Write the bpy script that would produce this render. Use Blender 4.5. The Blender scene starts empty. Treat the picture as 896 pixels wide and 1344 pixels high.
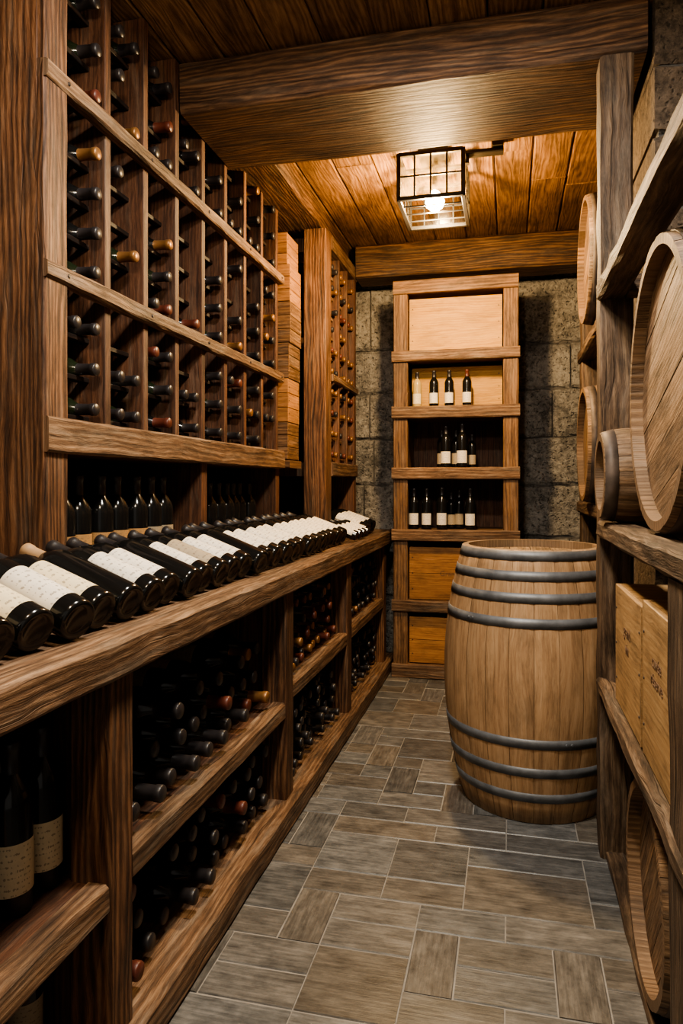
import bpy, bmesh, math, random
from mathutils import Vector, Matrix, noise
random.seed(7)
R = random.random
def U(a,b): return random.uniform(a,b)
scene = bpy.context.scene
COL = scene.collection

# ------------------------------------------------------------------ materials
def nt(name):
    m = bpy.data.materials.new(name); m.use_nodes = True
    n = m.node_tree.nodes; l = m.node_tree.links
    return m, n, l, n["Principled BSDF"]

def math_n(n, l, op, a, b=None, c=None):
    x = n.new("ShaderNodeMath"); x.operation = op
    for i, v in enumerate((a, b, c)):
        if v is None: continue
        if isinstance(v, (int, float)): x.inputs[i].default_value = v
        else: l.new(v, x.inputs[i])
    return x.outputs[0]

def noise_n(n, l, vec, sc, scale=1.0, detail=4, rough=.55):
    mp = n.new("ShaderNodeMapping"); mp.inputs["Scale"].default_value = sc
    l.new(vec, mp.inputs[0])
    t = n.new("ShaderNodeTexNoise"); t.inputs["Scale"].default_value = scale
    t.inputs["Detail"].default_value = detail; t.inputs["Roughness"].default_value = rough
    l.new(mp.outputs[0], t.inputs["Vector"])
    return t.outputs[0]

def ramp_n(n, l, fac, stops):
    r = n.new("ShaderNodeValToRGB"); e = r.color_ramp.elements
    while len(e) < len(stops): e.new(.5)
    for i, (p, c) in enumerate(stops):
        e[i].position = p; e[i].color = (c[0], c[1], c[2], 1)
    l.new(fac, r.inputs[0]); return r.outputs[0]

def mul_color(n, l, col, fac):
    x = n.new("ShaderNodeVectorMath"); x.operation = 'SCALE'
    l.new(col, x.inputs[0]); l.new(fac, x.inputs["Scale"]); return x.outputs[0]

def maprange(n, l, v, a, b, c, d):
    x = n.new("ShaderNodeMapRange"); l.new(v, x.inputs[0])
    for i, q in enumerate((a, b, c, d)): x.inputs[i+1].default_value = q
    return x.outputs[0]

def wood(name, dark, mid, light, rough=.62, bump=.35, ringw=.07, contrast=1.0, var=(.6,1.2), freq=85, crack=.55, stain=.55, warp=22.0, sf=430.0, grey=0.0):
    m, n, l, b = nt(name)
    tc = n.new("ShaderNodeTexCoord").outputs["UV"]
    sep = n.new("ShaderNodeSeparateXYZ"); l.new(tc, sep.inputs[0])
    # wander the grain a little so streaks are not ruler straight
    wn = noise_n(n, l, tc, (2.2, 5.0, 1), 1, 3, .5)
    vv_ = math_n(n, l, 'MULTIPLY_ADD', math_n(n, l, 'SUBTRACT', wn, .5), .09, sep.outputs[1])
    cmb = n.new("ShaderNodeCombineXYZ"); l.new(sep.outputs[0], cmb.inputs[0]); l.new(vv_, cmb.inputs[1])
    wv = cmb.outputs[0]
    n1 = noise_n(n, l, wv, (2.8, freq, 1), 1, 8, .72)
    n2 = noise_n(n, l, wv, (16, 330, 1), 1, 3, .6)
    nl = noise_n(n, l, tc, (1.3, 8.0, 1), 1, 3, .5)
    ph = math_n(n, l, 'MULTIPLY_ADD', nl, warp, math_n(n, l, 'MULTIPLY', sep.outputs[1], sf))
    s = math_n(n, l, 'MULTIPLY_ADD', math_n(n, l, 'SINE', ph), .5, .5)
    k = 1-ringw
    f = math_n(n, l, 'MULTIPLY_ADD', s, ringw, math_n(n, l, 'MULTIPLY', n1, k*.68))
    f = math_n(n, l, 'MULTIPLY_ADD', n2, k*.32, f)
    lo = noise_n(n, l, tc, (.7, 1.6, 1), 1, 2, .5)
    st = noise_n(n, l, tc, (5, 14, 1), 1, 7, .7)
    h = .14/contrast
    col = ramp_n(n, l, f, [(.5-h, dark), (.5, mid), (.5+h, light)])
    if grey > 0:
        gn = noise_n(n, l, wv, (3, 22, 1), 1, 6, .7)
        mx = n.new("ShaderNodeMix"); mx.data_type='RGBA'
        l.new(maprange(n, l, gn, .50, .68, 0, grey), mx.inputs[0]); l.new(col, mx.inputs[6])
        mx.inputs[7].default_value = (.25,.195,.145,1); col = mx.outputs[2]
    v = maprange(n, l, lo, .3, .7, var[0], var[1])
    v2 = maprange(n, l, st, .36, .54, stain, 1.05)
    cr = noise_n(n, l, wv, (1.3, 100, 1), 1, 2, .5)
    v3 = maprange(n, l, cr, .29, .38, 1-crack, 1.0)
    vv = math_n(n, l, 'MULTIPLY', math_n(n, l, 'MULTIPLY', v, v2), v3)
    l.new(mul_color(n, l, col, vv), b.inputs["Base Color"])
    l.new(math_n(n, l, 'MULTIPLY_ADD', n1, -.25, rough+.12), b.inputs["Roughness"])
    b.inputs["Specular IOR Level"].default_value = .36
    bp = n.new("ShaderNodeBump"); bp.inputs["Strength"].default_value = bump
    bp.inputs["Distance"].default_value = .007
    hh = math_n(n, l, 'MULTIPLY_ADD', st, .6, math_n(n, l, 'MULTIPLY_ADD', v3, .5, f))
    l.new(hh, bp.inputs["Height"]); l.new(bp.outputs[0], b.inputs["Normal"])
    return m

W_RACK  = wood("wood_rack_walnut", (.028,.011,.006), (.092,.038,.019), (.175,.080,.042), freq=60, grey=.3)
W_POST  = wood("wood_post_walnut", (.028,.012,.006), (.110,.048,.022), (.245,.120,.058), bump=.7, ringw=.15, freq=46, sf=340, warp=34, grey=.3)
W_BEAM  = wood("wood_beam_oak", (.024,.011,.006), (.088,.042,.020), (.215,.115,.058), bump=.8, ringw=.15, freq=42, sf=320, warp=40, grey=.25)
W_RAIL  = wood("wood_rail_worn", (.045,.023,.012), (.138,.073,.038), (.29,.18,.105), bump=.75, ringw=.10, freq=46, sf=330, warp=24, grey=.6)
W_CEIL  = wood("wood_ceiling_pine", (.10,.050,.024), (.225,.122,.058), (.35,.21,.11), bump=.6, var=(.5,1.2), ringw=.13, warp=50, freq=50, sf=340)
W_CRATE = wood("wood_crate_pine", (.25,.145,.062), (.39,.235,.105), (.49,.32,.16), bump=.15, var=(.65,1.1), crack=.25, stain=.62)
W_CRATE2= wood("wood_crate_orange", (.20,.085,.028), (.35,.160,.056), (.46,.235,.09), bump=.15, var=(.7,1.1), crack=.25, stain=.7)
W_LID   = wood("wood_crate_golden", (.34,.165,.030), (.48,.25,.050), (.55,.32,.085), bump=.12, var=(.8,1.05), crack=.15, stain=.8)
W_CAB   = wood("wood_cabinet", (.056,.027,.013), (.150,.076,.035), (.27,.150,.072), bump=.5, ringw=.10, freq=50, sf=320, grey=.35)
W_BARREL= wood("wood_barrel_oak", (.26,.145,.072), (.43,.26,.135), (.53,.345,.195), bump=.15, ringw=.03, var=(.74,1.08), freq=40, crack=.2, stain=.72)
W_OLDB  = wood("wood_barrel_weathered", (.10,.055,.028), (.225,.132,.070), (.34,.215,.12), bump=.5, ringw=.08, var=(.5,1.1), stain=.42, grey=.45, freq=50)
W_OLD   = wood("wood_weathered", (.034,.020,.012), (.110,.067,.040), (.25,.165,.10), bump=1.0, var=(.45,1.15), stain=.4, grey=.5, freq=40, ringw=.08, sf=300)
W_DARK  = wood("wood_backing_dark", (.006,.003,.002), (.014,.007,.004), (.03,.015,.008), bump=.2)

def simple(name, col, rough=.5, metal=0.0, coat=0.0, noise_amt=0.0, spec=None):
    m, n, l, b = nt(name)
    b.inputs["Roughness"].default_value = rough; b.inputs["Metallic"].default_value = metal
    b.inputs["Coat Weight"].default_value = coat
    tc = n.new("ShaderNodeTexCoord").outputs["Object"]
    f = noise_n(n, l, tc, (1,1,1), 18, 4)
    c0 = tuple(x*(1-noise_amt) for x in col); c1 = tuple(min(1,x*(1+noise_amt)) for x in col)
    l.new(ramp_n(n, l, f, [(.3,c0),(.7,c1)]), b.inputs["Base Color"])
    return m
GLASS_D = simple("bottle_glass_dark", (.007,.007,.007), .15)
GLASS_G = simple("bottle_glass_green", (.012,.017,.008), .15)
GLASS_C = simple("bottle_glass_white_wine", (.42,.30,.12), .1)
CAP_BLACK = simple("capsule_black", (.022,.019,.020), .38)
CAP_GOLD = simple("capsule_bronze", (.26,.13,.05), .4, .5)
CAP_RED = simple("capsule_oxblood", (.10,.028,.018), .4)
CAP_TAN = simple("capsule_tan", (.38,.24,.13), .45)
METAL = simple("hoop_galvanised", (.16,.165,.175), .5, .4, 0, .3)
RUST = simple("hoop_rusty", (.10,.075,.06), .65, .4, 0, .4)
IRON = simple("iron_black", (.02,.018,.016), .45, .7)
INK = simple("burned_ink", (.13,.07,.035), .8)
NAIL = simple("nail_iron", (.06,.05,.045), .5, .7)

def label_mat(name, col, ink=(.12,.08,.05)):
    m, n, l, b = nt(name)
    tc = n.new("ShaderNodeTexCoord").outputs["UV"]
    sep = n.new("ShaderNodeSeparateXYZ"); l.new(tc, sep.inputs[0])
    nn = noise_n(n, l, tc, (26, 9, 1), 1, 2)
    w = math_n(n, l, 'SINE', math_n(n, l, 'MULTIPLY', sep.outputs[1], 56.0))
    t = math_n(n, l, 'GREATER_THAN', math_n(n, l, 'MULTIPLY_ADD', w, .16, nn), .68)
    dx = math_n(n, l, 'ABSOLUTE', math_n(n, l, 'SUBTRACT', sep.outputs[0], .5))
    inb = math_n(n, l, 'LESS_THAN', dx, .33)
    t = math_n(n, l, 'MULTIPLY', t, inb)
    age = noise_n(n, l, tc, (4,4,1), 1, 4)
    base = ramp_n(n, l, age, [(.3, tuple(c*.85 for c in col)), (.7, col)])
    mx = n.new("ShaderNodeMix"); mx.data_type = 'RGBA'
    l.new(math_n(n, l, 'MULTIPLY', t, .6), mx.inputs[0]); l.new(base, mx.inputs[6]); mx.inputs[7].default_value = (*ink, 1)
    l.new(mx.outputs[2], b.inputs["Base Color"]); b.inputs["Roughness"].default_value = .6
    return m
L_WHITE = label_mat("label_white", (.80,.73,.62))
L_CREAM = label_mat("label_cream", (.76,.64,.43))
L_GOLD  = label_mat("label_gold", (.45,.25,.10))
L_DIM   = label_mat("label_aged", (.36,.29,.20))

def stone_mat(name, c0, c1, bump=1.0):
    m, n, l, b = nt(name)
    tc = n.new("ShaderNodeTexCoord").outputs["Object"]
    big = noise_n(n, l, tc, (1,1,1), 3.2, 4, .6)
    fine = noise_n(n, l, tc, (1,1,1), 30, 9, .8)
    vo = n.new("ShaderNodeTexVoronoi"); vo.inputs["Scale"].default_value = 46
    mp = n.new("ShaderNodeVectorMath"); mp.operation = 'ADD'
    l.new(tc, mp.inputs[0])
    nz = n.new("ShaderNodeTexNoise"); nz.inputs["Scale"].default_value = 25; l.new(tc, nz.inputs["Vector"])
    sc = n.new("ShaderNodeVectorMath"); sc.operation = 'SCALE'; sc.inputs["Scale"].default_value = .06
    l.new(nz.outputs["Color"], sc.inputs[0]); l.new(sc.outputs[0], mp.inputs[1]); l.new(mp.outputs[0], vo.inputs["Vector"])
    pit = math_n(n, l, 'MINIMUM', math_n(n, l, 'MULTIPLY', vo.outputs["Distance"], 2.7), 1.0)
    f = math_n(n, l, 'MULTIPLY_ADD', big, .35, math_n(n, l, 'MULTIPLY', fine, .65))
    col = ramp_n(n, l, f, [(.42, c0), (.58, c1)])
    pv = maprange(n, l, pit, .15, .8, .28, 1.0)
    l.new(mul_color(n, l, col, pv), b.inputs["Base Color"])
    b.inputs["Roughness"].default_value = .9
    h = math_n(n, l, 'MULTIPLY_ADD', fine, 1.6, pit)
    bp = n.new("ShaderNodeBump"); bp.inputs["Strength"].default_value = bump; bp.inputs["Distance"].default_value = .022
    l.new(h, bp.inputs["Height"]); l.new(bp.outputs[0], b.inputs["Normal"])
    return m
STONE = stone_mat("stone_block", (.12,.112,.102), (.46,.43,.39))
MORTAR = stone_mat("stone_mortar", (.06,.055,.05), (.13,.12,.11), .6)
STONE_B = stone_mat("stone_block_brown", (.07,.05,.034), (.27,.195,.135), 1.0)

def tile_mat():
    m, n, l, b = nt("floor_slate_tile")
    tc = n.new("ShaderNodeTexCoord").outputs["UV"]
    n1 = noise_n(n, l, tc, (7, 100, 1), 1, 5, .65)
    n2 = noise_n(n, l, tc, (12, 20, 1), 1, 7, .7)
    lo = noise_n(n, l, tc, (.31, .37, 1), 1, 1, .5)
    lb = noise_n(n, l, tc, (.53, .47, 1), 1, 1, .5)
    f = math_n(n, l, 'MULTIPLY_ADD', n1, .45, math_n(n, l, 'MULTIPLY', n2, .55))
    cg = ramp_n(n, l, f, [(.36, (.040,.041,.042)), (.5, (.100,.101,.100)), (.64, (.180,.179,.175))])
    cb = ramp_n(n, l, f, [(.36, (.048,.042,.036)), (.5, (.112,.099,.084)), (.64, (.195,.172,.145))])
    mx = n.new("ShaderNodeMix"); mx.data_type = 'RGBA'
    l.new(maprange(n, l, lo, .42, .62, 0, 1), mx.inputs[0]); l.new(cg, mx.inputs[6]); l.new(cb, mx.inputs[7])
    l.new(mul_color(n, l, mx.outputs[2], maprange(n, l, lb, .3, .7, .7, 1.3)), b.inputs["Base Color"])
    l.new(math_n(n, l, 'MULTIPLY_ADD', n2, .3, .22), b.inputs["Roughness"])
    bp = n.new("ShaderNodeBump"); bp.inputs["Strength"].default_value = .5; bp.inputs["Distance"].default_value = .004
    l.new(f, bp.inputs["Height"]); l.new(bp.outputs[0], b.inputs["Normal"])
    return m
TILE = tile_mat()
GROUT = simple("floor_grout", (.23,.215,.195), .85, 0, 0, .2)

# ------------------------------------------------------------------ mesh helpers
class B:
    def __init__(s):
        s.bm = bmesh.new(); s.uv = s.bm.loops.layers.uv.new("UVMap")
    def face(s, vs, uvs, mat=0, smooth=False):
        try: f = s.bm.faces.new(vs)
        except ValueError: return None
        for lp, u in zip(f.loops, uvs): lp[s.uv].uv = u
        f.material_index = mat; f.smooth = smooth
        return f
    def board(s, c, size, ax=None, jit=0.0, ch=.004, mat=0, seg=.16, M=None, cap_mat=None):
        c = Vector(c); size = Vector(size)
        if ax is None: ax = max(range(3), key=lambda i: size[i])
        a, b = [(1,2),(2,0),(0,1)][ax]
        L = size[ax]; ha, hb = size[a]/2, size[b]/2
        ch = min(ch, ha*.45, hb*.45)
        pts = [(ha,-hb+ch),(ha,hb-ch),(ha-ch,hb),(-ha+ch,hb),(-ha,hb-ch),(-ha,-hb+ch),(-ha+ch,-hb),(ha-ch,-hb)]
        per = [0]
        for i in range(8):
            p, q = pts[i], pts[(i+1)%8]; per.append(per[-1]+math.hypot(p[0]-q[0], p[1]-q[1]))
        n = max(1, int(L/seg)) if jit else 1
        ru, rv = U(0,60), U(0,60)
        rings = []
        for k in range(n+1):
            t = -L/2 + L*k/n; ring = []
            for (x, y) in pts:
                v = Vector((0,0,0)); v[ax] = t
                v[a] = x + U(-jit,jit); v[b] = y + U(-jit,jit)
                v += c
                if M is not None: v = M @ v
                ring.append(s.bm.verts.new(v))
            rings.append(ring)
        for k in range(n):
            for i in range(8):
                j = (i+1)%8
                u0, u1 = ru+L*k/n, ru+L*(k+1)/n; v0, v1 = rv+per[i], rv+per[i+1]
                s.face([rings[k][i], rings[k][j], rings[k+1][j], rings[k+1][i]],
                       [(u0,v0),(u0,v1),(u1,v1),(u1,v0)], mat)
        cm = mat if cap_mat is None else cap_mat
        s.face(list(reversed(rings[0])), [(ru+p[0]*.3, rv+p[1]) for p in reversed(pts)], cm)
        s.face(rings[-1], [(ru+p[0]*.3, rv+p[1]) for p in pts], cm)
    def box(s, x0,x1,y0,y1,z0,z1, **k):
        s.board(((x0+x1)/2,(y0+y1)/2,(z0+z1)/2),(x1-x0,y1-y0,z1-z0), **k)
    def disc(s, c, axis, r, h, mat, seg=10):
        axis = Vector(axis).normalized(); M = axis.to_track_quat('Z','Y').to_matrix()
        r0 = [s.bm.verts.new(Vector(c)+M@Vector((r*math.cos(6.2832*i/seg), r*math.sin(6.2832*i/seg),0))) for i in range(seg)]
        r1 = [s.bm.verts.new(Vector(c)+M@Vector((r*.7*math.cos(6.2832*i/seg), r*.7*math.sin(6.2832*i/seg),h))) for i in range(seg)]
        for i in range(seg):
            j=(i+1)%seg; s.face([r0[i],r0[j],r1[j],r1[i]],[(0,0)]*4,mat)
        s.face(r1,[(0,0)]*seg,mat)
    def obj(s, name, mats, parent=None, smooth=False):
        me = bpy.data.meshes.new(name+"_mesh"); s.bm.to_mesh(me); s.bm.free()
        for m in mats: me.materials.append(m)
        o = bpy.data.objects.new(name, me); COL.objects.link(o)
        if parent: o.parent = parent
        return o
def empty(name, loc=(0,0,0)):
    e = bpy.data.objects.new(name, None); e.location = loc; e.empty_display_size=.1; COL.objects.link(e); return e

# ------------------------------------------------------------------ room shell
XL, XR, YB, YF, ZC = -1.78, 1.32, 4.88, -1.3, 2.78

b = B()
b.box(XL-.1, XR+.1, YF, YB+.1, -.06, -.003, ch=.001, mat=1)
cell = .118
nx = int((XR-XL)/cell)+1; ny = int((YB-YF)/cell)+1
occ = [[False]*ny for _ in range(nx)]
for j in range(ny):
    for i in range(nx):
        if occ[i][j]: continue
        opts = random.sample([(3,1),(2,1),(3,1),(2,1),(3,2),(2,2),(1,2),(2,1)],3)+[(2,1),(1,1)]
        for (w,h) in opts:
            if i+w<=nx and j+h<=ny and all(not occ[i+a][j+c] for a in range(w) for c in range(h)):
                for a in range(w):
                    for c in range(h): occ[i+a][j+c]=True
                x0=XL+i*cell; y0=YF+j*cell; g=.0019
                dz=U(-.0012,.0012)
                b.box(x0+g,min(x0+w*cell-g,XR+.05),y0+g,min(y0+h*cell-g,YB+.05),-.02,dz, ax=(0 if w>=h else 1), ch=.003, mat=0)
                break
b.obj("floor", [TILE, GROUT])

b = B()
x = XL-.05
while x < XR+.05:
    w = U(.17,.26); y = YF
    while y < YB+.1:
        Ln = U(1.6,3.2); y1 = min(y+Ln, YB+.1)
        b.box(x+.002, x+w-.002, y+.001, y1-.001, ZC+U(0,.008), ZC+.04, ax=1, jit=.0012, ch=.007, seg=.3)
        y = y1
    x += w
b.box(XL-.1, XR+.25, YF, YB+.1, ZC+.05, ZC+.12, mat=1)
b.obj("ceiling", [W_CEIL, W_DARK])

def stone_wall(name, axis, pos, a0, a1, z0, z1, thick=.12, out=1, hs=(.30,.46), ws=(.35,.62)):
    b = B(); z = z0
    lo, hi = (pos+.02*out, pos+thick*out)
    def bx(p0,p1,zz0,zz1,d0,d1,**k):
        d0,d1 = min(d0,d1),max(d0,d1)
        if axis=='Y': b.box(p0,p1,d0,d1,zz0,zz1,**k)
        else: b.box(d0,d1,p0,p1,zz0,zz1,**k)
    bx(a0,a1,z0,z1,lo,hi,mat=1)
    while z < z1-.02:
        h = min(U(*hs), z1-z)
        if z1-z-h < .12: h = z1-z
        a = a0 - U(0,.2)
        while a < a1:
            w = U(*ws); p0=max(a,a0); p1=min(a+w,a1)
            if p1-p0>.03:
                bx(p0+.005,p1-.005,z+.005,z+h-.005, pos+U(-.008,.008), pos+.09*out, jit=.007, ch=.016, seg=.06,
                   ax=(0 if axis=='Y' else 1))
            a += w
        z += h
    return b.obj(name,[STONE,MORTAR])
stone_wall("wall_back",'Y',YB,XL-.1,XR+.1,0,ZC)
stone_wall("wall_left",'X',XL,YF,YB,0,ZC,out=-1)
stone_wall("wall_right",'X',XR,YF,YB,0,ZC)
b=B(); z=0
while z<ZC-.01:
    h=min(U(.20,.32),ZC-z)
    if ZC-z-h<.1: h=ZC-z
    b.box(.455,1.0,2.42,2.93,z+.004,z+h-.004,jit=.014,ch=.02,seg=.07,ax=0)
    b.box(.47,.99,2.44,2.92,z,z+h,mat=1,ch=.01)
    z+=h
b.obj("stone_pier",[STONE_B,MORTAR])

# ------------------------------------------------------------------ beams
def beam(name, *a, mat=W_BEAM, **k):
    b=B(); k.setdefault('jit',.0025); k.setdefault('ch',.012); k.setdefault('seg',.22)
    b.box(*a, **k); return b.obj(name,[mat])
beam("ceiling_beam", -1.194,.43,2.40,2.90,2.585,2.775)
beam("ceiling_beam", -.985,1.2,4.52,4.74,2.56,2.775)
beam("ceiling_beam", -1.36,-1.03,2.93,4.50,2.66,2.775, ax=1)
beam("ceiling_beam", .50,.66,2.98,4.50,2.66,2.775, ax=1, mat=W_OLD)

# ------------------------------------------------------------------ upper rack on left
XF = -1.2
b=B()
b.box(-1.75,XF+.005,1.60,1.695,.892,ZC-.005, jit=.001, ch=.008, mat=1, ax=2, seg=.4)
b.box(XF-.02,XF+.022,1.60,1.70,.892,ZC-.005, jit=.0015, ch=.006, mat=1, ax=2, seg=.12)
Y0, DY, NC = 1.70, .2306, 8
for k in range(1,NC+1):
    y=Y0+DY*k
    b.box(-1.53,XF,y-.016,y+.016,1.38,ZC-.005,ch=.002,ax=2,mat=0)
for y in (2.62,3.545):
    b.box(-1.53,XF+.004,y-.03,y+.03,.892,1.34,jit=.001,ch=.004,ax=2)
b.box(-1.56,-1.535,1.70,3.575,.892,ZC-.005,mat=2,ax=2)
for (z,h,o) in ((2.27,.048,.03),(1.745,.048,.03),(1.285,.095,.035)):
    b.box(XF-.01,XF+o,1.60,3.575,z,z+h,jit=.0018,ch=.006,ax=1,mat=3,seg=.07)
b.box(-1.53,XF,1.70,3.56,1.285,1.31,mat=0,ax=1)
ROWZ=[]
for (z0,z1,n) in ((1.385,1.745,3),(1.795,2.27,4),(2.322,2.74,3)):
    for i in range(n): ROWZ.append(z0+(z1-z0)*i/n+.002)
for k in range(NC):
    ya=Y0+DY*k+.016; yb=Y0+DY*(k+1)-.016
    for rz in ROWZ:
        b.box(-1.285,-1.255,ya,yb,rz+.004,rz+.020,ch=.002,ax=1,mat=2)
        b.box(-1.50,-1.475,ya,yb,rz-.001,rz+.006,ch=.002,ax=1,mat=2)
for y in [Y0+DY*k for k in range(0,NC+1,2)]:
    for z in (2.294,1.769,1.332):
        b.disc((XF+.031,y-.01,z),(1,0,0),.006,.003,4)
b.obj("wall_wine_rack",[W_RACK,W_POST,W_DARK,W_RAIL,NAIL])

# far rack
b=B()
XG=-1.0
b.box(-1.13,XG,3.80,3.93,.892,2.64,jit=.001,ch=.006,ax=2,mat=1)
FY=[3.93+.215*i for i in range(4)]
for y in FY[1:]:
    b.box(-1.32,XG-.004,y-.013,y+.013,1.33,2.64,ch=.003,ax=2)
b.box(-1.32,XG+.012,3.93,4.60,1.25,1.33,jit=.001,ch=.005,ax=1,mat=3)
b.box(-1.32,XG+.010,3.93,4.60,2.56,2.64,jit=.001,ch=.005,ax=1,mat=3)
b.box(-1.32,XG-.0,4.54,4.60,.892,2.64,jit=.001,ax=2)
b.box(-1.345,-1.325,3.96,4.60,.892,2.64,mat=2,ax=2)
FROW=[1.335+.122*i for i in range(10)]
for i in range(3):
    for rz in FROW:
        b.box(-1.062,-1.04,FY[i]+.013 if i else 3.93,FY[i+1]-.013,rz,rz+.02,ch=.002,ax=1,mat=3)
        b.box(-1.30,-1.28,FY[i]+.013 if i else 3.93,FY[i+1]-.013,rz-.001,rz+.006,ch=.002,ax=1)
b.box(XG-.01,XG+.016,3.93,4.6,1.80,1.84,jit=.001,ch=.005,ax=1,mat=3)
b.obj("corner_wine_rack",[W_RACK,W_POST,W_DARK,W_RAIL])

# ------------------------------------------------------------------ bottles
def lathe(b, prof, seg, matf, smooth=True):
    rings=[]
    for (r,z) in prof:
        if r==0: rings.append([b.bm.verts.new((0,0,z))])
        else: rings.append([b.bm.verts.new((r*math.cos(2*math.pi*i/seg), r*math.sin(2*math.pi*i/seg), z)) for i in range(seg)])
    for k in range(len(rings)-1):
        p,q=rings[k],rings[k+1]; m=matf(k)
        for i in range(seg):
            j=(i+1)%seg
            if len(p)==1: b.face([p[0],q[j],q[i]],[(0,0)]*3,m,smooth)
            elif len(q)==1: b.face([p[i],p[j],q[0]],[(0,0)]*3,m,smooth)
            else: b.face([p[i],p[j],q[j],q[i]],[(0,0)]*4,m,smooth)
PROF=[(0,.010),(.022,.007),(.032,0),(.0360,.003),(.0375,.010),(.0375,.100),(.0375,.192),(.0360,.206),(.0300,.221),(.0215,.234),(.0162,.245),
      (.0158,.2455),(.0154,.262),(.0150,.284),(.0166,.286),(.0168,.298),(.0150,.301),(0,.3012)]
_mesh={}
def bottle_mesh(glass,cap,label,lz=(.055,.150),half=72):
    key=(glass.name,cap.name,label.name if label else None,lz,half)
    if key in _mesh: return _mesh[key]
    b=B(); lathe(b,PROF,24,lambda k:0 if k<10 else 1)
    if label:
        n=14; r=.0379; a0=-math.radians(half); a1=-a0
        lo=[b.bm.verts.new((r*math.cos(a0+(a1-a0)*i/n),r*math.sin(a0+(a1-a0)*i/n),lz[0])) for i in range(n+1)]
        hi=[b.bm.verts.new((r*math.cos(a0+(a1-a0)*i/n),r*math.sin(a0+(a1-a0)*i/n),lz[1])) for i in range(n+1)]
        for i in range(n):
            b.face([lo[i],lo[i+1],hi[i+1],hi[i]],[(i/n,0),((i+1)/n,0),((i+1)/n,1),(i/n,1)],2,True)
    me=bpy.data.meshes.new("wine_bottle_mesh"); b.bm.to_mesh(me); b.bm.free()
    for m in (glass,cap,label or L_DIM): me.materials.append(m)
    _mesh[key]=me; return me
cnt={}
def put(parent, me, base, axis, lab, s=1.0):
    z=Vector(axis).normalized(); x=Vector(lab); x=(x-z*x.dot(z)).normalized(); y=z.cross(x)
    M=Matrix((x,y,z)).transposed().to_4x4()
    cnt[parent.name]=cnt.get(parent.name,0)+1
    o=bpy.data.objects.new("bottle_%d"%cnt[parent.name],me); COL.objects.link(o)
    o.parent=parent; o.matrix_local=Matrix.Translation(Vector(base))@M@Matrix.Scale(s,4)
    return o
def rcap():
    r=R(); return CAP_BLACK if r<.86 else CAP_GOLD if r<.96 else CAP_RED
def rdir(): a=U(0,6.28); return (0,math.cos(a),math.sin(a))

g=empty("racked_wine_bottles")
for k in range(NC):
    ya=Y0+DY*k+.016; wd=DY-.032
    for rz in ROWZ:
        for off,pr in ((.25,.22),(.745,.85)):
            if R()<pr:
                me=bottle_mesh(R()<.7 and GLASS_D or GLASS_G, rcap(), random.choice([None,L_DIM,None]))
                s=1.12; zb=rz+.006+.0375*s
                put(g,me,(-1.530,ya+wd*off,zb),(1,U(-.02,.02),(rz+.020+.0165*s-zb)/.262),rdir(),s)
g=empty("corner_rack_wine_bottles")
for i in range(3):
    for rz in FROW:
        for off in (.28,.74):
            if R()<.85:
                me=bottle_mesh(GLASS_D, random.choice([CAP_GOLD,CAP_GOLD,CAP_BLACK,CAP_RED]), None)
                put(g,me,(-1.305,FY[i]+.215*off,rz+.006+.0378),(1,0,-.006),rdir())

g=empty("standing_niche_bottles")
for i in range(7):
    put(g,bottle_mesh(GLASS_D,CAP_BLACK,L_GOLD if i<5 else L_DIM,(.08,.14)),(-1.28+U(-.01,.01),1.80+.105*i,.892),(0,0,1),(1,-1.0,0),1.12)
for i in range(8):
    put(g,bottle_mesh(GLASS_D,CAP_BLACK,L_DIM,(.05,.12)),(-1.32+U(-.01,.01),2.72+.1*i,.892),(0,0,1),(1,-.8,0),1.05)

# ------------------------------------------------------------------ lower counter unit
b=B()
b.box(-1.75,-.79,-.3,4.85,.835,.888,ax=1,mat=1,jit=.0,ch=.004)
b.box(-.80,-.745,-.3,4.60,.815,.895,ax=1,jit=.0018,ch=.009,mat=1,seg=.08)
b.box(-1.42,-.735,-.3,4.60,.0,.085,ax=1,jit=.0018,ch=.009,mat=1,seg=.1)
PY=[.28,1.285,2.405,3.375,4.38]
for y in PY:
    b.box(-.86,-.765,y-.045,y+.045,.085,.83,ax=2,jit=.0015,ch=.007,mat=2,seg=.1)
    b.box(-1.42,-.86,y-.018,y+.018,.085,.83,ax=2,ch=.003,mat=0)
SH=[.41,.43,.475,.485]
for i in range(4):
    b.box(-1.42,-.80,PY[i]+.02,PY[i+1]-.02,SH[i]-.045,SH[i]-.005,ax=1,ch=.003,mat=0)
    b.box(-.82,-.768,PY[i]+.045,PY[i+1]-.045,SH[i]-.06,SH[i],ax=1,jit=.0015,ch=.007,mat=1,seg=.1)
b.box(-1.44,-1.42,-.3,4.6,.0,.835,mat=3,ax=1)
b.box(-.975,-.955,.2,4.3,.888,.934,ax=1,ch=.004,mat=0)
b.obj("tasting_counter_shelf",[W_RACK,W_RAIL,W_POST,W_DARK])

g=empty("display_wine_bottles")
ax=Vector((-.93,.16,.31)).normalized()
i=0; y=.70
while y<4.42:
    s=1.16
    lab=[L_CREAM,L_CREAM,L_WHITE][i%3] if y<1.55 else L_WHITE
    cap=CAP_TAN if i in (7,) else CAP_BLACK
    lm=lab
    if i in (7,10,12,15): lm=None if i!=12 else L_DIM
    me=bottle_mesh(GLASS_D,cap,lm,(.035,.165) if lm else (.055,.150),80)
    if 3.60<y<3.98:
        put(g,me,(-.785,y,.926),Vector((-.93,.02,.31)),(.45,-.25,.85),.72)
    else:
        a=(ax+Vector((0,U(-.05,.05),0))).normalized()
        put(g,me,(-.835+U(-.012,.012),y,.889+.0375*s*.95),a,(.45,-.25,.85),s)
    y+=.105; i+=1

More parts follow.
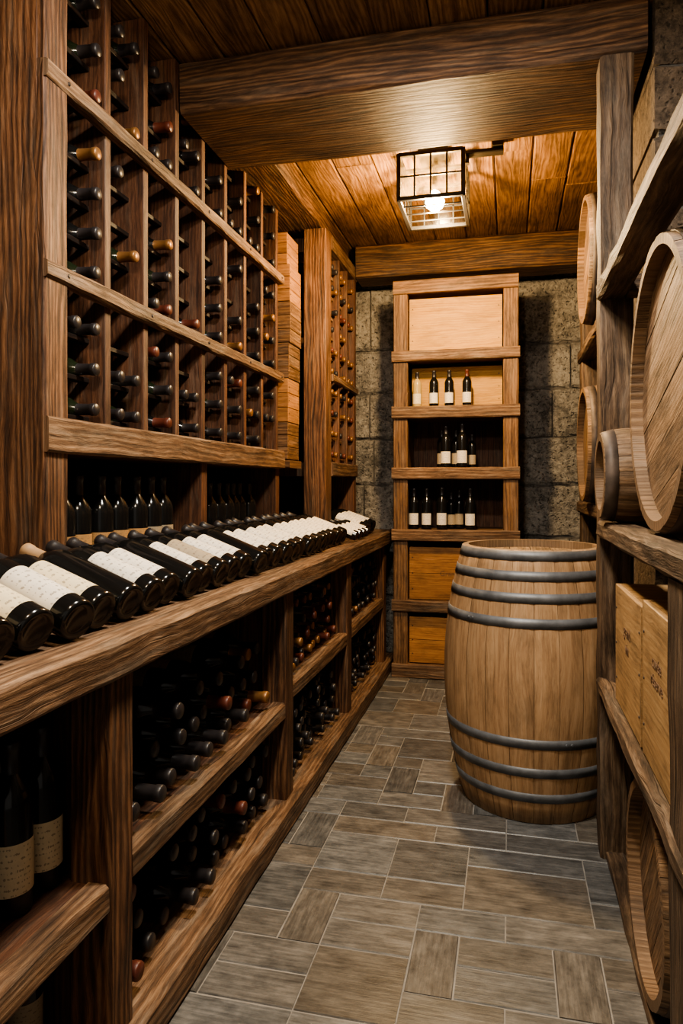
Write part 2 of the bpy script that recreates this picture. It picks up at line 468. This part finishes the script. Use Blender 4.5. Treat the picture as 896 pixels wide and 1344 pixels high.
g=empty("stacked_wine_bottles")
def stack(y0,y1,z0,nrow,labs,pcap,xo=0,s=1.2,skip=0.0):
    r=.0375*s+.0008; dy=2*r+.003
    n=int((y1-y0)/dy)
    for k in range(nrow):
        for i in range(n-(k%2)):
            if R()<skip*(k/ max(1,nrow-1)): continue
            yy=y0+r+.004+i*dy+(dy/2 if k%2 else 0)
            zz=z0+r+k*dy*.872
            x0=-1.405+.235+U(-.02,.03)+xo-(s-1)*.3
            put(g,bottle_mesh(GLASS_D if R()<.8 else GLASS_G,pcap(),random.choice(labs),(.07,.175)),(x0,yy,zz),(1,U(-.012,.012),U(.0,.004)),(0,U(-.8,.1),1),s)
stack(1.34,2.35,.435,3,[L_DIM,L_CREAM,None,L_GOLD],rcap,xo=.06,skip=.45)
stack(1.34,2.35,.088,3,[None,L_DIM],lambda:CAP_BLACK if R()<.9 else CAP_RED,xo=.06,skip=.2)
stack(2.46,3.32,.478,4,[L_GOLD,L_DIM],lambda:random.choice([CAP_RED,CAP_GOLD,CAP_BLACK]),xo=.06,s=1.0,skip=.3)
stack(2.46,3.32,.088,4,[None,L_DIM],lambda:CAP_BLACK,xo=.06,s=1.0,skip=.2)
stack(3.43,4.32,.488,4,[None,L_DIM],rcap,xo=.05,s=1.0,skip=.1)
stack(3.43,4.32,.088,4,[None,L_DIM],lambda:CAP_BLACK,xo=.05,s=1.0,skip=.1)
g=empty("standing_cellar_bottles")
for (xx,yy,l) in ((-.905,1.218,L_CREAM),(-.905,1.13,L_CREAM),(-.92,.98,L_DIM),(-1.00,1.20,None),(-1.01,1.09,L_DIM),(-1.06,.93,None),(-1.12,1.2,None),(-1.13,1.06,None),(-.94,.80,L_CREAM)):
    put(g,bottle_mesh(GLASS_D,CAP_BLACK,l,(.04,.13)),(xx,yy,.406),(0,0,1),(1,-.9,0),1.05)
for (xx,yy) in ((-.93,1.2),(-.95,1.08),(-1.05,1.2),(-1.05,1.05)):
    put(g,bottle_mesh(GLASS_D,CAP_BLACK,L_DIM,(.04,.12)),(xx,yy,.086),(0,0,1),(1,-.9,0),.9)

# ------------------------------------------------------------------ crates
def text_child(parent, s, M, size, ext=.0006):
    c=bpy.data.curves.new("stencil","FONT"); c.body=s; c.size=size; c.extrude=ext
    c.align_x='CENTER'; c.align_y='CENTER'; c.materials.append(INK)
    o=bpy.data.objects.new("stencil",c); COL.objects.link(o); o.parent=parent; o.matrix_local=M; return o
def crate(name, x0,x1,y0,y1,z0,z1, face='-Y', txt=None, mat=W_CRATE, np=2, tsize=.07, open_top=False):
    b=B(); t=.014
    def planks(n,fn):
        for i in range(n): fn(i/n,(i+1)/n)
    H=z1-z0
    planks(np,lambda a,c: b.box(x0,x1,y0,y0+t,z0+H*a+.001,z0+H*c-.001,ax=0,ch=.002))
    planks(np,lambda a,c: b.box(x0,x1,y1-t,y1,z0+H*a+.001,z0+H*c-.001,ax=0,ch=.002))
    planks(np,lambda a,c: b.box(x0,x0+t,y0+t,y1-t,z0+H*a+.001,z0+H*c-.001,ax=1,ch=.002))
    planks(np,lambda a,c: b.box(x1-t,x1,y0+t,y1-t,z0+H*a+.001,z0+H*c-.001,ax=1,ch=.002))
    b.box(x0+t,x1-t,y0+t,y1-t,z0+.001,z0+t)
    if not open_top: planks(3,lambda a,c: b.box(x0+t,x1-t,y0+t+(y1-y0-2*t)*a,y0+t+(y1-y0-2*t)*c-.002,z1-t-.001,z1-.002,ax=0,ch=.002))
    if face=='-Y':
        for xx in (x0+.02,x1-.02):
            for zz in (z0+H*.2,z0+H*.5,z0+H*.8): b.disc((xx,y0,zz),(0,-1,0),.004,.002,1)
    else:
        s=-1 if face=='-X' else 1; xp=x0 if s<0 else x1
        for yy in (y0+.02,y1-.02):
            for zz in (z0+H*.2,z0+H*.5,z0+H*.8): b.disc((xp,yy,zz),(s,0,0),.004,.002,1)
    o=b.obj(name,[mat,NAIL])
    if txt:
        cx,cy,cz=(x0+x1)/2,(y0+y1)/2,(z0+z1)/2
        if face=='-Y': Rm=Matrix(((1,0,0),(0,0,-1),(0,1,0))); p=Vector((cx,y0-.0005,cz))
        elif face=='-X': Rm=Matrix(((0,0,-1),(-1,0,0),(0,1,0))); p=Vector((x0-.0005,cy,cz+H*.12))
        text_child(o,txt,Matrix.Translation(p)@Rm.to_4x4(),tsize)
    return o
z=1.335
b=B(); b.box(-1.5,-1.14,3.58,3.795,1.29,1.33,ax=0,mat=0)
b.box(-1.5,-1.21,3.60,3.795,.892,.93,ax=0); b.box(-1.5,-1.21,3.58,3.61,.93,1.29,ax=2)
b.obj("crate_shelf",[W_CAB])
for h in (.20,.235,.19,.22,.20,.17):
    o=U(-.012,.012)
    crate("wooden_wine_crate",-1.50,-1.15+o,3.585,3.79,z,z+h,'X',mat=W_CAB if R()<.5 else W_CRATE2,np=3)
    z+=h+.001

# ------------------------------------------------------------------ back cabinet
CX0,CX1,CY0,CY1=-.705,.055,4.34,4.80
b=B()
for (xa,xb) in ((CX0,CX0+.09),(CX1-.09,CX1)):
    b.box(xa,xb,CY0,CY0+.05,.0,2.46,ax=2,jit=.001,ch=.005,seg=.3)
    b.box(xa+.02,xb-.02,CY0+.05,CY1,.0,2.46,ax=2,ch=.003)
b.box(CX0,CX1,CY0-.012,CY1,2.385,2.47,ax=0,jit=.001,ch=.005)
b.box(CX0+.05,CX1-.05,CY1-.02,CY1,.05,2.4,ax=2,mat=1)
CS=[(1.965,2.03),(1.61,1.685),(1.232,1.306),(.85,.922),(.412,.482),(.0,.085)]
for (a,c) in CS:
    b.box(CX0+.075,CX1-.075,CY0+.03,CY1-.02,a+.01,c-.004,ax=0,ch=.003)
    b.box(CX0-.008,CX1+.008,CY0-.02,CY0+.03,a,c,ax=0,jit=.0015,ch=.006,mat=2,seg=.08)
b.obj("display_cabinet",[W_CAB,W_RACK,W_RAIL])
ix0,ix1=CX0+.095,CX1-.095
crate("wooden_wine_crate",ix0+.002,ix1-.002,4.372,4.70,2.031,2.36,'-Y',mat=W_LID,np=1)
crate("wooden_wine_crate",ix0+.002,ix1-.002,4.50,4.75,1.686,1.95,'-Y',mat=W_LID,np=1)
crate("wooden_wine_crate",ix0+.002,ix1-.002,4.372,4.72,.483,.81,'-Y',txt="Grand Vin",mat=W_CRATE2,np=2,tsize=.045)
crate("wooden_wine_crate",ix0+.002,ix1-.002,4.372,4.72,.086,.375,'-Y',txt="Cuvée",mat=W_CRATE2,np=2,tsize=.045)
g=empty("cabinet_wine_bottles")
f=(-.15,-1,0)
for (xx,z,s,gl,l,cp) in ((-.565,1.686,.74,GLASS_C,L_CREAM,CAP_BLACK),(-.46,1.686,.76,GLASS_D,L_WHITE,CAP_BLACK),(-.365,1.686,.76,GLASS_D,L_WHITE,CAP_BLACK),(-.255,1.686,.76,GLASS_D,L_WHITE,CAP_RED),
      (-.385,1.307,.86,GLASS_D,L_WHITE,CAP_BLACK),(-.285,1.307,.9,GLASS_D,L_WHITE,CAP_BLACK),
      (-.585,.923,.84,GLASS_D,L_WHITE,CAP_BLACK),(-.505,.923,.84,GLASS_D,L_WHITE,CAP_BLACK),(-.41,.923,.86,GLASS_D,L_WHITE,CAP_BLACK),(-.235,.923,.84,GLASS_D,L_WHITE,CAP_BLACK)):
    put(g,bottle_mesh(gl,cp,l,(.03,.115),70),(xx,4.42,z),(0,0,1),f,s)
for (xx,z,s) in ((-.42,1.307,.8),(-.33,1.307,.8),(-.23,1.307,.7),(-.31,.923,.8),(-.36,.923,.75)):
    put(g,bottle_mesh(GLASS_D,CAP_BLACK,L_DIM,(.03,.115),70),(xx,4.52,z),(0,0,1),f,s)

# ------------------------------------------------------------------ barrels
def barrel(name, L, rb, rh, hoops, mats, N=28, hoop_h=.034, inset=.03):
    b=B()
    def rad(t): return rh+(rb-rh)*(1-(2*t-1)**2)
    MZ=16; th=.022
    for s in range(N):
        a0=2*math.pi*s/N; a1=2*math.pi*(s+1)/N; ru,rv=U(0,60),U(0,60)
        grid=[]; off=U(-.0006,.0006)
        for k in range(MZ+1):
            t=k/MZ; row=[]
            for q in range(5):
                a=a0+(a1-a0)*(.008+.984*q/4); r=rad(t)+off-(.0016 if q in (0,4) else 0)
                row.append(b.bm.verts.new((r*math.cos(a),r*math.sin(a),L*t)))
            grid.append(row)
        for k in range(MZ):
            for q in range(4):
                w=(a1-a0)*rb/4
                b.face([grid[k][q],grid[k][q+1],grid[k+1][q+1],grid[k+1][q]],
                       [(ru+L*k/MZ,rv+w*q),(ru+L*k/MZ,rv+w*(q+1)),(ru+L*(k+1)/MZ,rv+w*(q+1)),(ru+L*(k+1)/MZ,rv+w*q)],0,True)
        for (kk,zz,sg) in ((0,0,-1),(MZ,L,1)):
            rim=grid[kk]; ins=[]; low=[]
            for q in range(5):
                a=a0+(a1-a0)*q/4; r=rh-th
                ins.append(b.bm.verts.new((r*math.cos(a),r*math.sin(a),zz)))
                low.append(b.bm.verts.new((r*math.cos(a),r*math.sin(a),zz-sg*inset*1.3)))
            for q in range(4):
                f1=[rim[q],rim[q+1],ins[q+1],ins[q]]; f2=[ins[q],ins[q+1],low[q+1],low[q]]
                if sg<0: f1.reverse(); f2.reverse()
                b.face(f1,[(ru,rv),(ru,rv+.02),(ru+.02,rv+.02),(ru+.02,rv)],2)
                b.face(f2,[(ru,rv),(ru,rv+.02),(ru+.02,rv+.02),(ru+.02,rv)],2)
    r=rh-th+.003
    for (zz,sg) in ((inset,-1),(L-inset,1)):
        np_=6
        for j in range(np_):
            x0=-r+2*r*j/np_+.0012; x1=-r+2*r*(j+1)/np_-.0012
            xs=[x0+(x1-x0)*i/6 for i in range(7)]
            top=[(x,math.sqrt(max(0,r*r-x*x))) for x in xs]; pts=top+[(x,-y) for x,y in reversed(top)]
            dz=U(-.001,.001); ru,rv=U(0,60),U(0,60)
            vs=[b.bm.verts.new((x,y,zz+dz)) for x,y in pts]; uv=[(ru+y,rv+x) for x,y in pts]
            if sg>0: vs.reverse(); uv.reverse()
            b.face(vs,uv,2)
    S=64
    for (zc) in hoops:
        z0=max(.001,zc-hoop_h/2); z1=min(L-.001,zc+hoop_h/2)
        rr=[]
        for (z,o) in ((z0,-.002),(z0,.0022),(z1,.0022),(z1,-.002)):
            rr.append([b.bm.verts.new(((rad(z/L)+o)*math.cos(2*math.pi*i/S),(rad(z/L)+o)*math.sin(2*math.pi*i/S),z)) for i in range(S)])
        for k in range(3):
            for i in range(S):
                j=(i+1)%S; b.face([rr[k][i],rr[k][j],rr[k+1][j],rr[k+1][i]],[(0,0)]*4,1,k==1)
        a=U(0,6.28); 
        for da in (0,.06):
            z=(z0+z1)/2; rr_=rad(z/L)+.0022; b.disc((rr_*math.cos(a+da),rr_*math.sin(a+da),z),(math.cos(a+da),math.sin(a+da),0),.005,.003,1)
    return b.obj(name,mats)
W_TOP = wood("wood_barrel_head", (.12,.075,.042), (.25,.165,.095), (.36,.25,.155), bump=.3)
o=barrel("oak_wine_barrel",.965,.335,.262,[.945,.875,.80,.715,.30,.195,.10],[W_BARREL,METAL,W_TOP],N=24,hoop_h=.034)
o.location=(.083,2.83,.002)

def lying(name,xf,y,zb,L,rb,rh,hf,spin=0):
    o=barrel(name,L,rb,rh,[L*h for h in hf],[W_OLDB,RUST,W_OLDB],N=20)
    o.matrix_world=Matrix.Translation((xf+L,y,zb+rb))@Matrix.Rotation(math.radians(-90),4,'Y')@Matrix.Rotation(spin,4,'Z')
    return o
HF=(.04,.14,.28,.72,.86,.962)
lying("aging_barrel",.315,1.69,1.056,.88,.365,.325,HF,.3)
lying("small_keg",.262,2.22,1.087,.16,.14,.125,(.12,.88),.7)
lying("aging_barrel",.30,1.74,.006,.88,.262,.235,HF,.9)
lying("aging_barrel",.345,3.60,1.085,.85,.31,.275,HF,1.2)
lying("aging_barrel",.345,3.55,1.945,.85,.33,.295,HF,.4)
lying("aging_barrel",.43,3.50,.006,.85,.31,.275,HF,.1)

# ------------------------------------------------------------------ right barrel racks
b=B()
J=dict(jit=.0028,ch=.010,seg=.10)
for (y0,y1,z0,z1) in ((2.38,2.49,0,2.575),(1.26,1.40,0,1.03),(1.02,1.13,1.03,ZC-.01)):
    b.box(.285,.385,y0,y1,z0,z1,ax=2,**J)
b.box(.285,.385,1.02,1.26,.93,1.03,ax=1,**J)
b.box(1.12,1.22,2.27,2.37,0,ZC-.01,ax=2,**J); b.box(1.12,1.22,1.06,1.2,0,ZC-.01,ax=2,**J)
for (z0,z1) in ((1.03,1.085),(.53,.578),(1.79,1.85)):
    b.box(.275,.36,1.0,2.40,z0,z1,ax=1,**J)
    b.box(.95,1.03,1.0,2.40,z0,z1,ax=1,**J)
    for y in (1.1,2.34): b.box(.36,1.15,y-.04,y+.04,z0,z1,ax=0,**J)
b.box(.30,.36,1.3,2.4,0,.028,ax=1,**J); b.box(1.05,1.11,1.3,2.4,0,.028,ax=1,**J)
b.obj("barrel_rack",[W_OLD])
b=B()
for (y0,y1) in ((4.18,4.30),(2.98,3.08)):
    b.box(.40,.50,y0,y1,0,ZC-.12,ax=2,**J)
b.box(1.15,1.25,4.18,4.3,0,ZC-.01,ax=2,**J)
for (z0,z1) in ((1.04,1.105),(1.90,1.965)):
    b.box(.385,.47,3.0,4.30,z0,z1,ax=1,**J); b.box(1.0,1.08,3.0,4.3,z0,z1,ax=1,**J)
    b.box(.47,1.2,4.2,4.28,z0,z1,ax=0,**J)
b.box(.44,.50,3.0,4.2,0,.028,ax=1,**J); b.box(1.18,1.24,3.0,4.2,0,.028,ax=1,**J)
b.obj("barrel_rack",[W_OLD])
crate("wooden_wine_crate",.30,.75,1.42,1.74,.582,.935,'-X',txt="cuvée\nréserve",mat=W_CRATE,tsize=.04,np=1)
crate("wooden_wine_crate",.30,.75,1.76,2.16,.582,.915,'-X',txt="grand\nvin",mat=W_CRATE,tsize=.045,np=1)

# ------------------------------------------------------------------ ceiling lantern, plus an added unseen copy
m_b,n,l,p=nt("bulb_glow"); p.inputs["Emission Color"].default_value=(1,.72,.36,1); p.inputs["Emission Strength"].default_value=420
p.inputs["Base Color"].default_value=(1,.9,.7,1)
m_g=bpy.data.materials.new("lantern_glass"); m_g.use_nodes=True; n=m_g.node_tree.nodes; l=m_g.node_tree.links; n.clear()
out=n.new("ShaderNodeOutputMaterial"); mx=n.new("ShaderNodeMixShader"); tr=n.new("ShaderNodeBsdfTransparent"); gl=n.new("ShaderNodeBsdfGlossy")
tl=n.new("ShaderNodeBsdfTranslucent"); mx2=n.new("ShaderNodeMixShader"); tl.inputs[0].default_value=(.70,.52,.32,1)
gl.inputs["Roughness"].default_value=.2; mx2.inputs[0].default_value=.6; l.new(gl.outputs[0],mx2.inputs[1]); l.new(tl.outputs[0],mx2.inputs[2])
gtc=n.new("ShaderNodeTexCoord").outputs["Object"]; gn=noise_n(n,l,gtc,(1,1,1),16,4)
l.new(maprange(n,l,gn,.38,.62,.01,.09),mx.inputs[0]); tr.inputs[0].default_value=(1,.93,.80,1)
l.new(tr.outputs[0],mx.inputs[1]); l.new(mx2.outputs[0],mx.inputs[2]); l.new(mx.outputs[0],out.inputs[0])
def lantern(loc):
    lan=empty("ceiling_lantern",loc)
    b=B()
    x0,x1,y0,y1,z0,z1=-.145,.145,-.19,.19,2.50,2.70
    t=.018
    for xx in (x0,x1):
        for yy in (y0,y1): b.box(xx-t/2,xx+t/2,yy-t/2,yy+t/2,z0,z1,ch=.001,ax=2)
    for zz in (z0,z1,(z0+z1)/2):
        tt=t if zz!=(z0+z1)/2 else .008
        for xx in (x0,x1): b.box(xx-tt/2,xx+tt/2,y0,y1,zz-tt/2,zz+tt/2,ch=.001,ax=1)
        for yy in (y0,y1): b.box(x0,x1,yy-tt/2,yy+tt/2,zz-tt/2,zz+tt/2,ch=.001,ax=0)
    for k in range(1,4):
        xx=x0+(x1-x0)*k/4
        for yy in (y0,y1): b.box(xx-.004,xx+.004,yy-.004,yy+.004,z0,z1,ch=.001,ax=2)
    for k in range(1,4):
        yy=y0+(y1-y0)*k/4
        for xx in (x0,x1): b.box(xx-.004,xx+.004,yy-.004,yy+.004,z0,z1,ch=.001,ax=2)
        b.box(x0,x1,yy-.003,yy+.003,z0-.003,z0+.003,ch=.001,ax=0)
    b.box(-.07,.07,-.09,.09,2.74,2.778,ch=.004); b.box(-.012,.012,-.012,.012,2.60,2.74,ax=2)
    b.box(x0,x1,-.012,.012,2.70,2.716,ax=0)
    b.box(.14,.32,-.10,-.05,2.715,2.735,ax=0); b.box(.27,.32,-.12,-.03,2.735,2.778,ax=1)
    b.box(.145,.165,-.09,-.06,2.68,2.735,ax=2)
    b.obj("lantern_frame",[IRON],parent=lan)
    b=B()
    lathe(b,[(0,2.51),(.020,2.512),(.038,2.526),(.045,2.550),(.037,2.577),(.019,2.595),(.012,2.604),(0,2.606)],20,lambda k:0)
    b.obj("bulb",[m_b],parent=lan)
    b=B()
    for xx in (x0,x1): b.box(xx-.001,xx+.001,y0,y1,z0,z1,ch=.0001,ax=1)
    for yy in (y0,y1): b.box(x0,x1,yy-.001,yy+.001,z0,z1,ch=.0001,ax=0)
    b.obj("glass_panes",[m_g],parent=lan)
lantern((-.345,3.36,0)); lantern((-.30,.35,0))  # second one is an unseen copy, added around the near fill

# ------------------------------------------------------------------ lights
def light(name,typ,loc,power,color,rot=(0,0,0),**k):
    d=bpy.data.lights.new(name,typ); d.energy=power; d.color=color
    for a,v in k.items(): setattr(d,a,v)
    o=bpy.data.objects.new(name,d); o.location=loc; o.rotation_euler=rot; COL.objects.link(o); return o
light("lantern_light",'POINT',(-.345,3.36,2.46),150,(1,.68,.34),shadow_soft_size=.05)
light("near_fill_light",'POINT',(-.30,.35,2.44),66,(1,.86,.67),shadow_soft_size=.08)  # unseen point fill above the camera, added to brighten the front ceiling
light("ceiling_fill_front",'AREA',(-.25,1.45,2.74),60,(1,.93,.82),size=.22)  # unseen area fill under the ceiling, added to light the foreground
w=bpy.data.worlds.new("cellar_world"); scene.world=w; w.use_nodes=True
w.node_tree.nodes["Background"].inputs[0].default_value=(1,.92,.82,1); w.node_tree.nodes["Background"].inputs[1].default_value=.36
scene.view_settings.look='AgX - Medium High Contrast'

# ------------------------------------------------------------------ camera
cd=bpy.data.cameras.new("camera"); cam=bpy.data.objects.new("camera",cd); COL.objects.link(cam)
cam.location=(0,0,1.2); cam.rotation_euler=(math.radians(90),0,math.radians(13.45))
cd.sensor_fit='VERTICAL'; cd.sensor_height=36; cd.lens=36*920/1344; cd.shift_y=-36/1344; cd.clip_start=.02
scene.camera=cam
